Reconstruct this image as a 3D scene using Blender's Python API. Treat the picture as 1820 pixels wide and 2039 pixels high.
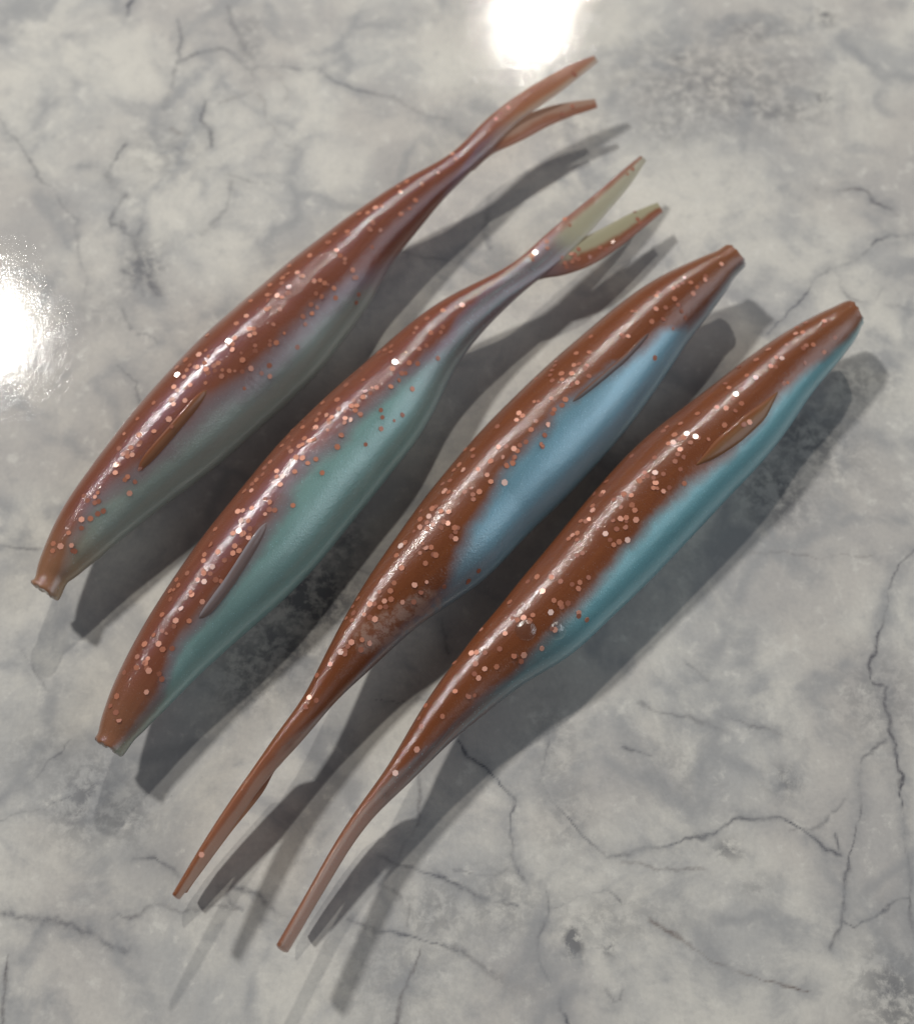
# Four soft plastic fishing lures on a marble counter.  1 Blender unit = 1 cm.
import bpy, bmesh, math, random
import numpy as np
from mathutils import Vector, Matrix, noise
from mathutils.bvhtree import BVHTree

for o in list(bpy.data.objects):
    bpy.data.objects.remove(o, do_unlink=True)
S = bpy.context.scene
COL = S.collection
S.unit_settings.system = 'METRIC'
S.unit_settings.scale_length = 0.01
random.seed(7)
RNG = np.random.default_rng(11)

# ------------------------------------------------------------------ camera
TILT = math.radians(20.0)
DIST = 16.3
TANV = math.tan(math.radians(25.0))
CAM = Vector((0.0, -DIST * math.sin(TILT), DIST * math.cos(TILT)))
FWD = (-CAM).normalized()
RIGHT = Vector((1, 0, 0))
UP = RIGHT.cross(FWD).normalized()
cam_d = bpy.data.cameras.new('camera')
cam = bpy.data.objects.new('camera', cam_d)
COL.objects.link(cam)
cam.matrix_world = Matrix.Translation(CAM) @ Matrix((RIGHT, UP, -FWD)).transposed().to_4x4()
cam_d.sensor_fit = 'VERTICAL'
cam_d.sensor_height = 24.0
cam_d.lens = 12.0 / TANV
cam_d.clip_start = 0.1
cam_d.clip_end = 2000.0
cam_d.dof.use_dof = True
cam_d.dof.aperture_fstop = 0.10
S.camera = cam


def ray(X, Y):
    """direction through a point of the 1820 x 2039 survey of the photograph"""
    return FWD + RIGHT * ((X - 910.0) / 1019.5 * TANV) + UP * ((1019.5 - Y) / 1019.5 * TANV)


def at(X, Y, z=0.0):
    d = ray(X, Y)
    return CAM + d * ((z - CAM.z) / d.z)


cam_d.dof.focus_distance = (at(1000, 1330, 1.0) - CAM).dot(FWD)

# ------------------------------------------------------------------ light
W = bpy.data.worlds.new("World")
S.world = W
W.use_nodes = True
W.node_tree.nodes['Background'].inputs['Color'].default_value = (0.95, 0.97, 1.0, 1)
W.node_tree.nodes['Background'].inputs['Strength'].default_value = 0.07


def lamp(name, X, Y, dist, diam, power, color):
    """ceiling lamp whose mirror image in the counter falls at (X, Y)"""
    p = at(X, Y, 0.0)
    d = ray(X, Y).normalized()
    r = Vector((d.x, d.y, -d.z))
    l = bpy.data.lights.new(name, 'AREA')
    l.shape = 'DISK'
    l.size = diam
    l.energy = power
    l.color = color
    o = bpy.data.objects.new(name, l)
    COL.objects.link(o)
    o.location = p + r * dist
    o.rotation_euler = (-r).to_track_quat('-Z', 'Y').to_euler()
    return o


lamp('ceiling_lamp', -52, 645, 76.0, 5.6, 33000.0, (1.0, 0.965, 0.90))
lamp('ceiling_lamp', 1058, 22, 85.0, 2.9, 23500.0, (1.0, 0.94, 0.84))

# added soft fill on the right, no real source; lifts bellies and shadows
fill_l = bpy.data.lights.new('added_fill_light', 'AREA')
fill_l.shape = 'RECTANGLE'; fill_l.size = 130; fill_l.size_y = 90; fill_l.energy = 68000.0; fill_l.color = (.90, .95, 1.0)
fill_o = bpy.data.objects.new('added_fill_light', fill_l); COL.objects.link(fill_o)
fill_o.location = (140, 5, 105)
fill_o.rotation_euler = Vector((140, 5, 104)).to_track_quat('Z', 'Y').to_euler()

S.view_settings.view_transform = 'Standard'
S.view_settings.look = 'None'
S.view_settings.exposure = 0.0
S.view_settings.gamma = 1.0


# ------------------------------------------------------------------ helpers
def new_mat(name):
    m = bpy.data.materials.new(name)
    m.use_nodes = True
    nt = m.node_tree
    return m, nt, nt.nodes['Principled BSDF'], nt.nodes['Material Output']


def N(nt, kind, **kw):
    n = nt.nodes.new(kind)
    for k, v in kw.items():
        setattr(n, k, v)
    return n


def L(nt, a, b):
    nt.links.new(a, b)


def attr(nt, name):
    n = N(nt, 'ShaderNodeAttribute')
    n.attribute_name = name
    return n.outputs['Fac']


def tex_noise(nt, vec, scale, detail=4, rough=0.55, dist=0.0):
    n = N(nt, 'ShaderNodeTexNoise')
    n.inputs['Scale'].default_value = scale
    n.inputs['Detail'].default_value = detail
    n.inputs['Roughness'].default_value = rough
    n.inputs['Distortion'].default_value = dist
    if vec is not None:
        L(nt, vec, n.inputs['Vector'])
    return n.outputs['Fac']


def remap(nt, val, a, b, c=0.0, d=1.0, smooth=False):
    n = N(nt, 'ShaderNodeMapRange')
    if smooth:
        n.interpolation_type = 'SMOOTHSTEP'
    n.inputs[1].default_value = a
    n.inputs[2].default_value = b
    n.inputs[3].default_value = c
    n.inputs[4].default_value = d
    L(nt, val, n.inputs[0])
    return n.outputs[0]


def math_(nt, op, a, b=None):
    n = N(nt, 'ShaderNodeMath', operation=op)
    for i, v in enumerate((a, b)):
        if v is None:
            continue
        if isinstance(v, (int, float)):
            n.inputs[i].default_value = v
        else:
            L(nt, v, n.inputs[i])
    return n.outputs[0]


def mix(nt, fac, a, b, mode='MIX'):
    n = N(nt, 'ShaderNodeMix', data_type='RGBA', blend_type=mode)
    for i, v in ((0, fac), (6, a), (7, b)):
        if isinstance(v, (int, float)):
            n.inputs[i].default_value = v
        elif isinstance(v, tuple):
            n.inputs[i].default_value = (*v, 1) if len(v) == 3 else v
        else:
            L(nt, v, n.inputs[i])
    return n.outputs[2]


def set_attr(me, name, values):
    a = me.attributes.new(name, 'FLOAT', 'POINT')
    a.data.foreach_set('value', np.asarray(values, dtype=np.float32).ravel())


def link_mesh(name, me, mat=None, parent=None):
    o = bpy.data.objects.new(name, me)
    COL.objects.link(o)
    if mat is not None and not me.materials:
        me.materials.append(mat)
    if parent is not None:
        o.parent = parent
        o.matrix_parent_inverse = Matrix.Translation(-parent.location)
    return o


# ------------------------------------------------------------------ marble counter
VEINS = [
    # (width, strength, tint 0 blue grey..1 brown, points)
    (1.6, .8, 0, [(264, 0), (258, 14), (252, 32)]),
    (1.1, .45, 0, [(356, 40), (358, 75), (359, 112)]),
    (2.2, .5, 0, [(355, 122), (385, 107), (435, 93), (470, 105), (498, 137)]),
    (1.9, .55, 0, [(498, 137), (520, 130), (548, 133), (580, 137), (612, 138), (635, 141), (665, 164), (700, 177), (735, 182)]),
    (3.5, .22, .3, [(735, 182), (790, 198), (850, 235), (900, 240)]),
    (2.4, .32, .7, [(500, 140), (510, 175), (530, 202), (535, 235), (560, 272), (590, 300)]),
    (2.4, .35, .6, [(510, 175), (480, 190), (437, 203)]),
    (2.0, .22, .6, [(530, 142), (558, 150), (570, 175), (566, 200)]),
    (6, .33, 0, [(455, 15), (462, 45), (480, 80), (512, 118)]),
    (6, .28, 0, [(355, 120), (345, 165), (330, 215)]),
    (3.5, .5, 0, [(412, 198), (402, 222), (398, 240), (414, 262), (416, 290)]),
    (4, .45, .8, [(346, 256), (362, 262)]), (4, .55, .3, [(352, 290), (356, 302)]),
    (3.0, .6, 0, [(246, 285), (238, 310), (226, 330), (208, 345)]),
    (7, .55, 0, [(212, 345), (220, 368), (238, 380), (250, 392)]),
    (3.5, .6, 0, [(250, 392), (228, 425), (224, 450), (246, 440), (252, 462), (270, 480), (286, 445)]),
    (9, .5, 0, [(268, 470), (275, 505), (280, 540), (300, 565), (316, 585)]),
    (5, .5, 0, [(245, 540), (275, 550), (288, 590)]),
    (4, .5, 0, [(247, 615), (252, 638), (262, 652)]),
    (1.3, .42, 0, [(0, 236), (18, 262), (36, 276), (60, 320), (85, 360), (104, 372), (128, 402), (152, 438), (155, 492), (168, 540), (172, 585)]),
    (1.6, .4, 0, [(280, 662), (295, 660), (314, 674)]),
    (2.6, .55, 0, [(236, 728), (252, 745), (275, 765), (272, 790), (285, 812)]),
    (2.2, .3, 0, [(160, 330), (195, 333)]), (2.6, .25, 0, [(450, 345), (500, 360), (560, 372)]),
    (5, .3, 0, [(460, 360), (445, 420), (400, 470)]),
    (3.2, .72, .5, [(1662, 381), (1690, 376), (1708, 378)]),
    (1.5, .5, .3, [(1615, 375), (1640, 380), (1662, 381)]),
    (1.4, .5, .2, [(1708, 378), (1725, 383), (1738, 396)]),
    (4.0, .75, .1, [(1738, 396), (1755, 405), (1778, 414)]),
    (2, .3, 1, [(1780, 418), (1798, 440), (1820, 465)]),
    (2.4, .6, 0, [(1820, 468), (1790, 470), (1765, 470), (1742, 476), (1728, 497), (1700, 512), (1672, 529), (1655, 528), (1640, 545), (1618, 568), (1590, 600), (1560, 632), (1530, 665)]),
    (1.4, .4, 0, [(1655, 528), (1668, 550), (1672, 575), (1695, 592), (1720, 600), (1745, 596), (1760, 575)]),
    (1.4, .35, 0, [(1770, 610), (1795, 612), (1825, 622)]),
    (5, .35, 0, [(975, 391), (973, 430), (970, 466), (978, 500)]),
    (1.6, .35, 0, [(720, 485), (752, 495), (835, 505), (900, 522), (960, 545)]),
    (6, .75, 0, [(85, 1838), (118, 1838), (150, 1846), (180, 1858)]),
    (4.2, .55, 0, [(-10, 1810), (30, 1826), (75, 1834), (120, 1842), (160, 1852), (195, 1864), (225, 1882), (252, 1893)]),
    (2.6, .45, .2, [(215, 1840), (235, 1822), (265, 1826), (285, 1815), (300, 1797), (325, 1799), (360, 1811), (400, 1801), (440, 1800), (470, 1806)]),
    (1.7, .5, 0, [(268, 1708), (310, 1712), (340, 1723), (352, 1735), (362, 1745)]),
    (3.5, .45, 0, [(440, 1765), (480, 1768), (520, 1780), (550, 1805), (575, 1825)]),
    (2.2, .35, 0, [(450, 1775), (460, 1800), (480, 1812)]),
    (1.8, .5, .3, [(18, 1900), (12, 1930), (10, 1960), (13, 2000), (8, 2039)]),
    (2.4, .38, 0, [(0, 1590), (60, 1558), (88, 1528), (118, 1500), (150, 1470)]),
    (2.4, .33, 0, [(0, 1636), (45, 1618), (95, 1606), (140, 1585)]),
    (2.6, .5, 0, [(755, 1708), (790, 1722), (830, 1727), (870, 1745), (910, 1765), (930, 1772)]),
    (1.6, .3, .2, [(735, 1758), (775, 1768), (800, 1790)]),
    (2.8, .5, 0, [(690, 1828), (730, 1845), (755, 1855), (790, 1855), (815, 1862), (860, 1880), (915, 1898)]),
    (1.2, .55, .4, [(838, 1888), (830, 1920), (818, 1950), (800, 1985), (786, 2039)]),
    (1.0, .35, .4, [(842, 1520), (838, 1580), (832, 1640), (795, 1700)]),
    (1.2, .3, .4, [(820, 1795), (812, 1840)]),
    (1.9, .6, 0, [(912, 1480), (935, 1505), (955, 1520), (985, 1545), (1008, 1566), (1024, 1590), (1018, 1630), (1024, 1680), (1030, 1725), (1044, 1753)]),
    (1.5, .5, 0, [(1088, 1450), (1080, 1500), (1078, 1555), (1095, 1588), (1130, 1622), (1150, 1652), (1172, 1675), (1202, 1709)]),
    (1.9, .62, 0, [(1202, 1709), (1250, 1706), (1285, 1690), (1325, 1684), (1352, 1672), (1372, 1668), (1415, 1660), (1440, 1650), (1475, 1629), (1520, 1636), (1555, 1632), (1600, 1658), (1640, 1690), (1672, 1704)]),
    (3.4, .6, 0, [(1350, 1673), (1380, 1667), (1418, 1660)]),
    (2.5, .25, 0, [(1570, 1660), (1610, 1650), (1640, 1630), (1690, 1590)]),
    (1.2, .4, 0, [(1672, 1704), (1660, 1660)]),
    (1.6, .55, .1, [(1760, 1478), (1716, 1508), (1712, 1560), (1712, 1620), (1697, 1680), (1685, 1720), (1680, 1770), (1678, 1810), (1670, 1850), (1655, 1878)]),
    (1.7, .6, .1, [(1822, 1085), (1790, 1120), (1768, 1180), (1752, 1240), (1740, 1285), (1732, 1330), (1742, 1365), (1765, 1372), (1768, 1420), (1776, 1480), (1790, 1540), (1797, 1600), (1800, 1660), (1806, 1720), (1811, 1760), (1808, 1790), (1812, 1825), (1822, 1870)]),
    (1.5, .45, 0, [(1808, 1790), (1790, 1795), (1770, 1806), (1730, 1830), (1700, 1840), (1676, 1828)]),
    (2.0, .42, .2, [(1280, 1397), (1300, 1413), (1345, 1426), (1362, 1425), (1392, 1437), (1425, 1444), (1455, 1462)]),
    (2.0, .45, .2, [(1438, 1424), (1470, 1434), (1500, 1447)]),
    (3.0, .7, .2, [(1496, 1447), (1530, 1452), (1558, 1465)]),
    (2.2, .4, .2, [(1558, 1465), (1580, 1474), (1600, 1481)]),
    (1.5, .45, .1, [(1240, 1482), (1260, 1491), (1298, 1503)]),
    (1.3, .4, .1, [(1368, 1325), (1390, 1334), (1410, 1354)]),
    (2.2, .55, 0, [(905, 1762), (940, 1776), (985, 1792), (1030, 1804)]),
    (2.0, .35, .1, [(905, 1735), (960, 1745), (1010, 1738), (1035, 1745)]),
    (2.2, .38, 0, [(1100, 1810), (1130, 1800), (1165, 1782), (1210, 1776), (1232, 1798)]),
    (1.9, .6, 0, [(1088, 1775), (1088, 1800), (1082, 1850), (1074, 1890), (1078, 1930), (1088, 1965)]),
    (3.0, .6, 0, [(1108, 1990), (1118, 2012), (1135, 2045)]),
    (2.0, .5, .8, [(1290, 1828), (1320, 1850), (1352, 1866), (1380, 1890), (1410, 1908), (1440, 1925), (1500, 1945), (1560, 1960), (1610, 1973)]),
    (1.6, .45, .1, [(1203, 1970), (1222, 1996), (1232, 1985), (1237, 1962)]),
    (7, .28, .2, [(905, 1890), (960, 1925), (1010, 1965), (1080, 1980)]),
    (1.8, .4, .1, [(40, 1290), (62, 1320), (82, 1352), (100, 1390)]),
    (1.6, .4, .1, [(0, 1086), (40, 1090), (78, 1088)]),
    (1.6, .5, .2, [(880, 1238), (886, 1268), (892, 1300)]),
    (1.6, .4, .2, [(755, 1395), (800, 1400), (850, 1385)]),
    (1.4, .3, .5, [(1500, 1100), (1600, 1108), (1700, 1106), (1740, 1110)]),
    (1.4, .35, .3, [(700, 1130), (740, 1150), (760, 1165)]),
    (2.0, .3, .6, [(1240, 1720), (1330, 1735), (1400, 1735)]),
]
PATCHES = [
    (285, 535, 34, 46, .5), (1420, 165, 190, 95, .31), (1330, 240, 70, 60, .24), (1540, 215, 95, 36, .32), (1640, 38, 20, 18, .65),
    (1642, 196, 20, 16, .5), (1500, 60, 90, 40, .28), (1345, 110, 20, 20, .4), (1490, 205, 22, 14, .45), (180, 1590, 56, 60, .4), (250, 1625, 40, 36, .3),
    (870, 1820, 60, 45, .25), (1145, 1876, 13, 20, .7), (1208, 1883, 12, 14, .42), (1782, 1990, 54, 66, .42),
    (1558, 1558, 26, 20, .4), (1450, 1692, 24, 14, .4), (625, 1180, 70, 60, .62), (690, 1080, 36, 60, .4), (560, 1290, 60, 60, .45),
    (600, 1718, 8, 5, .45), (500, 75, 20, 60, .3), (330, 300, 70, 60, .2), (1600, 870, 90, 80, .4), (1540, 980, 60, 60, .42), (1700, 760, 60, 50, .3),
    (1130, 1620, 40, 60, .2), (1750, 1400, 60, 70, .25), (1100, 1480, 40, 80, .2), (490, 1330, 50, 60, .4), (1350, 1540, 70, 60, .15),
    (1000, 1800, 60, 50, .25), (1500, 1760, 30, 20, .18), (90, 1500, 60, 40, .2), (1220, 1830, 110, 30, .2), (780, 1930, 90, 70, .18), (1150, 250, 60, 50, .2),
    (60, 700, 90, 70, .12), (200, 620, 70, 40, .15),
]


def axis_vals(lo, hi, flo, fhi, step, far):
    fine = np.arange(flo, fhi + step * .5, step)
    left = flo - np.geomspace(.4, flo - lo, far)
    right = fhi + np.geomspace(.4, hi - fhi, far)
    return np.concatenate([left[::-1], fine, right])


def build_counter():
    xs = axis_vals(-60, 60, -9.6, 9.6, .024, 12)
    ys = axis_vals(-45, 55, -8.6, 13.0, .024, 12)
    nx, ny = len(xs), len(ys)
    GX, GY = np.meshgrid(xs, ys)
    P = np.stack([GX.ravel(), GY.ravel()], 1).astype(np.float64)
    # jitter the lookup so that veins wander like real ones
    def val_noise(p, freq, seed):
        r = np.random.default_rng(seed)
        tab = r.random((257, 257))
        q = p * freq + 1000.3
        i = np.floor(q).astype(int)
        f = q - i
        f = f * f * (3 - 2 * f)
        a = tab[i[:, 0] % 256, i[:, 1] % 256]
        b = tab[(i[:, 0] + 1) % 256, i[:, 1] % 256]
        c = tab[i[:, 0] % 256, (i[:, 1] + 1) % 256]
        d = tab[(i[:, 0] + 1) % 256, (i[:, 1] + 1) % 256]
        return (a * (1 - f[:, 0]) + b * f[:, 0]) * (1 - f[:, 1]) + (c * (1 - f[:, 0]) + d * f[:, 0]) * f[:, 1] - .5

    J = P.copy()
    for fr, am, sd in ((2.2, .045, 1), (6.0, .028, 3), (15.0, .018, 5)):
        J[:, 0] += val_noise(P, fr, sd) * am * 2
        J[:, 1] += val_noise(P, fr, sd + 1) * am * 2
    vein = np.zeros(len(P))
    tint = np.zeros(len(P))
    halo = np.zeros(len(P))
    K = 1 / 134.0
    mod = 0.72 + 1.1 * val_noise(P, 1.6, 9) + .8 * val_noise(P, 5.0, 10)
    wmod = np.clip(1 + 1.5 * val_noise(P, 3.0, 12), .45, 2)
    for w, s, tn, pts in VEINS:
        pw = [at(*p) for p in pts]
        wc = max(w * K, .019)
        lo = np.array([min(p.x for p in pw), min(p.y for p in pw)]) - 9 * wc - .35
        hi = np.array([max(p.x for p in pw), max(p.y for p in pw)]) + 9 * wc + .35
        m = np.where(np.all((J > lo) & (J < hi), axis=1))[0]
        q = J[m]
        d = np.full(len(m), 9.0)
        for a, b in zip(pw[:-1], pw[1:]):
            A = np.array([a.x, a.y]); AB = np.array([b.x - a.x, b.y - a.y])
            t = np.clip(((q - A) @ AB) / (AB @ AB), 0, 1)
            d = np.minimum(d, np.linalg.norm(q - A - t[:, None] * AB, axis=1))
        k = s * np.exp(-(d / (wc * wmod[m])) ** 2) * np.clip(mod[m], .18, 1.25)
        h = s * np.exp(-(d / (wc * 4 + .06)) ** 2)
        up = k > vein[m]
        tint[m] = np.where(up, tn, tint[m])
        vein[m] = np.maximum(vein[m], k)
        halo[m] = np.maximum(halo[m], h)
    patch = np.zeros(len(P))
    for X, Y, rx, ry, s in PATCHES:
        c = at(X, Y)
        d = np.sqrt(((J[:, 0] - c.x) / (rx * K * 1.25)) ** 2 + ((J[:, 1] - c.y) / (ry * K * 1.35)) ** 2)
        patch = np.maximum(patch, s * np.exp(-d ** 2 * .9))
    co = np.zeros((nx * ny, 3)); co[:, :2] = P
    idx = np.arange(nx * ny).reshape(ny, nx)
    quads = np.stack([idx[:-1, :-1].ravel(), idx[:-1, 1:].ravel(), idx[1:, 1:].ravel(), idx[1:, :-1].ravel()], 1)
    # sides and underside of the slab
    edge = np.concatenate([idx[0, :], idx[1:, -1], idx[-1, -2::-1], idx[-2:0:-1, 0]])
    n0 = len(co)
    low = co[edge].copy(); low[:, 2] = -3.0
    co = np.vstack([co, low])
    ne = len(edge)
    k = np.arange(ne); k2 = (k + 1) % ne
    side = np.stack([edge[k], n0 + k, n0 + k2, edge[k2]], 1)
    faces = quads.tolist() + side.tolist() + [(n0 + np.arange(ne))[::-1].tolist()]
    me = bpy.data.meshes.new('marble_countertop')
    me.from_pydata(co.tolist(), [], faces)
    pad = np.zeros(ne)
    set_attr(me, 'vein', np.concatenate([vein, pad]))
    set_attr(me, 'vein_tint', np.concatenate([tint, pad]))
    set_attr(me, 'vein_halo', np.concatenate([halo, pad]))
    set_attr(me, 'patch', np.concatenate([patch, pad]))

    m, nt, bs, out = new_mat('polished_marble')
    tc = N(nt, 'ShaderNodeTexCoord').outputs['Object']
    big = tex_noise(nt, tc, .28, 3, .5, .4)
    mid = tex_noise(nt, tc, .66, 6, .6, .5)
    fin = tex_noise(nt, tc, 3.2, 6, .62, .15)
    grit = tex_noise(nt, tc, 16, 5, .6)
    base = mix(nt, remap(nt, mid, .33, .68, smooth=True), (.76, .745, .70), (.51, .515, .52))
    base = mix(nt, remap(nt, big, .42, .62, 0, .5, True), base, (.53, .50, .485))
    base = mix(nt, remap(nt, fin, .5, .75, 0, .3, True), base, (.33, .34, .36))
    base = mix(nt, remap(nt, fin, .46, .28, 0, .6, True), base, (.82, .81, .77))
    # blotches gather where the patch field is high
    pt = math_(nt, 'MULTIPLY', attr(nt, 'patch'), remap(nt, tex_noise(nt, tc, 4.6, 6, .68, .25), .38, .60, .25, 2.2, True))
    base = mix(nt, remap(nt, pt, 0, 1, 0, .85), base, (.15, .155, .175))
    hl = math_(nt, 'MULTIPLY', attr(nt, 'vein_halo'), remap(nt, fin, .35, .7, .3, 1.1))
    base = mix(nt, hl, base, (.31, .32, .345))
    vcol = mix(nt, attr(nt, 'vein_tint'), (.105, .11, .135), (.19, .14, .12))
    vs = math_(nt, 'MULTIPLY', attr(nt, 'vein'), remap(nt, grit, .3, .6, .7, 1.5))
    base = mix(nt, math_(nt, 'MINIMUM', vs, .92), base, vcol)
    # faint cell-like network between the main veins
    vc = N(nt, 'ShaderNodeTexVoronoi', feature='DISTANCE_TO_EDGE'); vc.inputs['Scale'].default_value = .62
    wv = N(nt, 'ShaderNodeVectorMath', operation='ADD')
    nv = N(nt, 'ShaderNodeTexNoise'); nv.inputs['Scale'].default_value = 1.1; nv.inputs['Detail'].default_value = 5
    L(nt, tc, nv.inputs['Vector'])
    L(nt, tc, wv.inputs[0]); L(nt, nv.outputs['Color'], wv.inputs[1])
    L(nt, wv.outputs[0], vc.inputs['Vector'])
    ce = math_(nt, 'MULTIPLY', remap(nt, vc.outputs['Distance'], .12, .0, 0, .6, True), remap(nt, mid, .42, .6, 0, 1, True))
    base = mix(nt, ce, base, (.36, .37, .39))
    # tiny specks
    vo = N(nt, 'ShaderNodeTexVoronoi'); vo.inputs['Scale'].default_value = 2.4
    L(nt, tc, vo.inputs['Vector'])
    sp = remap(nt, vo.outputs['Distance'], .035, .0, 0, .55)
    base = mix(nt, math_(nt, 'MULTIPLY', sp, remap(nt, mid, .5, .6)), base, (.09, .09, .1))
    base = mix(nt, remap(nt, grit, .3, .7, 0, .16), base, (.25, .25, .25))
    L(nt, base, bs.inputs['Base Color'])
    # polish: faint smears and scratches
    mp = N(nt, 'ShaderNodeMapping'); mp.inputs['Scale'].default_value = (3.2, .35, 1)
    mp.inputs['Rotation'].default_value = (0, 0, math.radians(35))
    L(nt, tc, mp.inputs['Vector'])
    scr = tex_noise(nt, mp.outputs[0], 6.0, 5, .7)
    rg = math_(nt, 'ADD', remap(nt, scr, .35, .7, .022, .055), remap(nt, fin, .4, .7, 0, .06))
    L(nt, rg, bs.inputs['Roughness'])
    bs.inputs['Specular IOR Level'].default_value = .13
    bp = N(nt, 'ShaderNodeBump'); bp.inputs['Strength'].default_value = .15; bp.inputs['Distance'].default_value = .02
    hsum = math_(nt, 'ADD', math_(nt, 'MULTIPLY', fin, 1.0), math_(nt, 'MULTIPLY', grit, .5))
    L(nt, hsum, bp.inputs['Height']); L(nt, bp.outputs[0], bs.inputs['Normal'])
    o = link_mesh('marble_countertop', me, m)
    o['kind'] = 'structure'
    o['label'] = 'polished pale grey marble countertop with dark blue grey veins'
    me.shade_flat()
    return o


build_counter()

# ------------------------------------------------------------------ lure materials


def body_material(name, brown, belly, pearl, soft, lilac, pearl_amt, tint=(.55, .52, 1.0), spec=.30, haze=1.7, tail_col=(.5, .35, .25), tail_edge=(.38, .15, .08), see=.12, nose=.2):
    m, nt, bs, out = new_mat(name)
    tc = N(nt, 'ShaderNodeTexCoord').outputs['Object']
    sh = attr(nt, 'shade')
    n1 = tex_noise(nt, tc, 1.4, 4, .55, .3)
    n2 = tex_noise(nt, tc, 5.0, 3, .5)
    shn = math_(nt, 'ADD', sh, math_(nt, 'ADD', remap(nt, n1, .3, .7, -.09, .09), remap(nt, n2, .3, .7, -.02, .02)))
    isbrown = remap(nt, shn, -soft, soft * .7, 0, 1, True)
    midzone = math_(nt, 'MULTIPLY', math_(nt, 'MULTIPLY', isbrown, math_(nt, 'SUBTRACT', 1.0, isbrown)), haze)
    tl = attr(nt, 'tailness')
    tl2 = remap(nt, tl, 1.0, 2.0, 0, 1, True)
    low = mix(nt, math_(nt, 'MINIMUM', tl, 1.0), belly, lilac)
    # darker cloudy streaks in the pearl belly
    st = N(nt, 'ShaderNodeCombineXYZ')
    L(nt, math_(nt, 'MULTIPLY', attr(nt, 'run'), .55), st.inputs[0])
    L(nt, math_(nt, 'MULTIPLY', attr(nt, 'around'), 2.2), st.inputs[1])
    cl = tex_noise(nt, st.outputs[0], 1.6, 4, .55, .8)
    low = mix(nt, remap(nt, cl, .4, .7, 0, .4, True), low, tuple(c * .75 for c in belly))
    bb = mix(nt, remap(nt, tex_noise(nt, st.outputs[0], 2.3, 4, .6, .4), .4, .7, 0, .5, True), brown, tuple(c * f for c, f in zip(brown, (1.25, 1.35, 1.4))))
    col = mix(nt, isbrown, low, bb)
    col = mix(nt, midzone, col, (.24, .17, .235))
    col = mix(nt, math_(nt, 'MULTIPLY', remap(nt, attr(nt, 'run'), .1, 1.3, nose, 0, True), remap(nt, isbrown, 0, 1, 1, .45)), col, (.44, .30, .17))
    col = mix(nt, tl2, col, mix(nt, isbrown, tail_col, tail_edge))
    # pearl dust
    vo = N(nt, 'ShaderNodeTexVoronoi'); vo.inputs['Scale'].default_value = 38
    L(nt, tc, vo.inputs['Vector'])
    sepc = N(nt, 'ShaderNodeSeparateColor'); L(nt, vo.outputs['Color'], sepc.inputs[0])
    spark = math_(nt, 'MULTIPLY', remap(nt, vo.outputs['Distance'], .32, .12), remap(nt, sepc.outputs[0], .78, .9))
    inv = math_(nt, 'SUBTRACT', 1.0, isbrown)
    sk = math_(nt, 'MULTIPLY', spark, math_(nt, 'ADD', math_(nt, 'MULTIPLY', inv, .55), .10))
    col = mix(nt, sk, col, pearl)
    col = mix(nt, math_(nt, 'MULTIPLY', attr(nt, 'frost'), remap(nt, tex_noise(nt, tc, 7, 4, .7), .42, .55, 0, .6)), col, (.40, .27, .22))
    cut = attr(nt, 'cut')
    col = mix(nt, cut, col, (.42, .36, .26))
    L(nt, col, bs.inputs['Base Color'])
    bs.inputs['Roughness'].default_value = .33
    L(nt, math_(nt, 'MULTIPLY', inv, pearl_amt), bs.inputs['Metallic'])
    bs.inputs['Specular IOR Level'].default_value = spec
    bs.inputs['Specular Tint'].default_value = (*tint, 1)
    L(nt, remap(nt, isbrown, 0, 1, 1.0, .3), bs.inputs['Subsurface Weight'])
    bs.inputs['Subsurface Radius'].default_value = (.75, .62, .60)
    bs.inputs['Subsurface Scale'].default_value = .7
    fr = attr(nt, 'frost')
    bs.inputs['Coat Weight'].default_value = 1.0
    bs.inputs['Coat IOR'].default_value = 1.52
    L(nt, math_(nt, 'ADD', .06, math_(nt, 'MULTIPLY', fr, .35)), bs.inputs['Coat Roughness'])
    # fine transverse mould ripples break up the long highlight
    cv = N(nt, 'ShaderNodeCombineXYZ')
    L(nt, math_(nt, 'MULTIPLY', attr(nt, 'run'), 34.0), cv.inputs[0])
    L(nt, math_(nt, 'MULTIPLY', attr(nt, 'around'), 5.0), cv.inputs[1])
    rip = tex_noise(nt, cv.outputs[0], 1.0, 3, .7)
    b1 = N(nt, 'ShaderNodeBump'); b1.inputs['Strength'].default_value = .5; b1.inputs['Distance'].default_value = .014
    L(nt, math_(nt, 'ADD', rip, math_(nt, 'MULTIPLY', n2, 1.0)), b1.inputs['Height'])
    L(nt, b1.outputs[0], bs.inputs['Coat Normal'])
    b2 = N(nt, 'ShaderNodeBump'); b2.inputs['Strength'].default_value = .5; b2.inputs['Distance'].default_value = .01
    L(nt, tex_noise(nt, tc, 45, 2, .6), b2.inputs['Height'])
    L(nt, b2.outputs[0], bs.inputs['Normal'])
    tp = N(nt, 'ShaderNodeBsdfTransparent'); L(nt, mix(nt, .5, col, (1, .85, .75)), tp.inputs['Color'])
    tr = N(nt, 'ShaderNodeBsdfTranslucent'); L(nt, mix(nt, .35, col, (.9, .6, .4)), tr.inputs['Color'])
    m1 = N(nt, 'ShaderNodeMixShader'); L(nt, math_(nt, 'MULTIPLY', tl2, .38), m1.inputs[0])
    L(nt, bs.outputs[0], m1.inputs[1]); L(nt, tr.outputs[0], m1.inputs[2])
    m2 = N(nt, 'ShaderNodeMixShader'); L(nt, math_(nt, 'MULTIPLY', tl2, see), m2.inputs[0])
    L(nt, m1.outputs[0], m2.inputs[1]); L(nt, tp.outputs[0], m2.inputs[2])
    L(nt, m2.outputs[0], out.inputs['Surface'])
    return m


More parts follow.
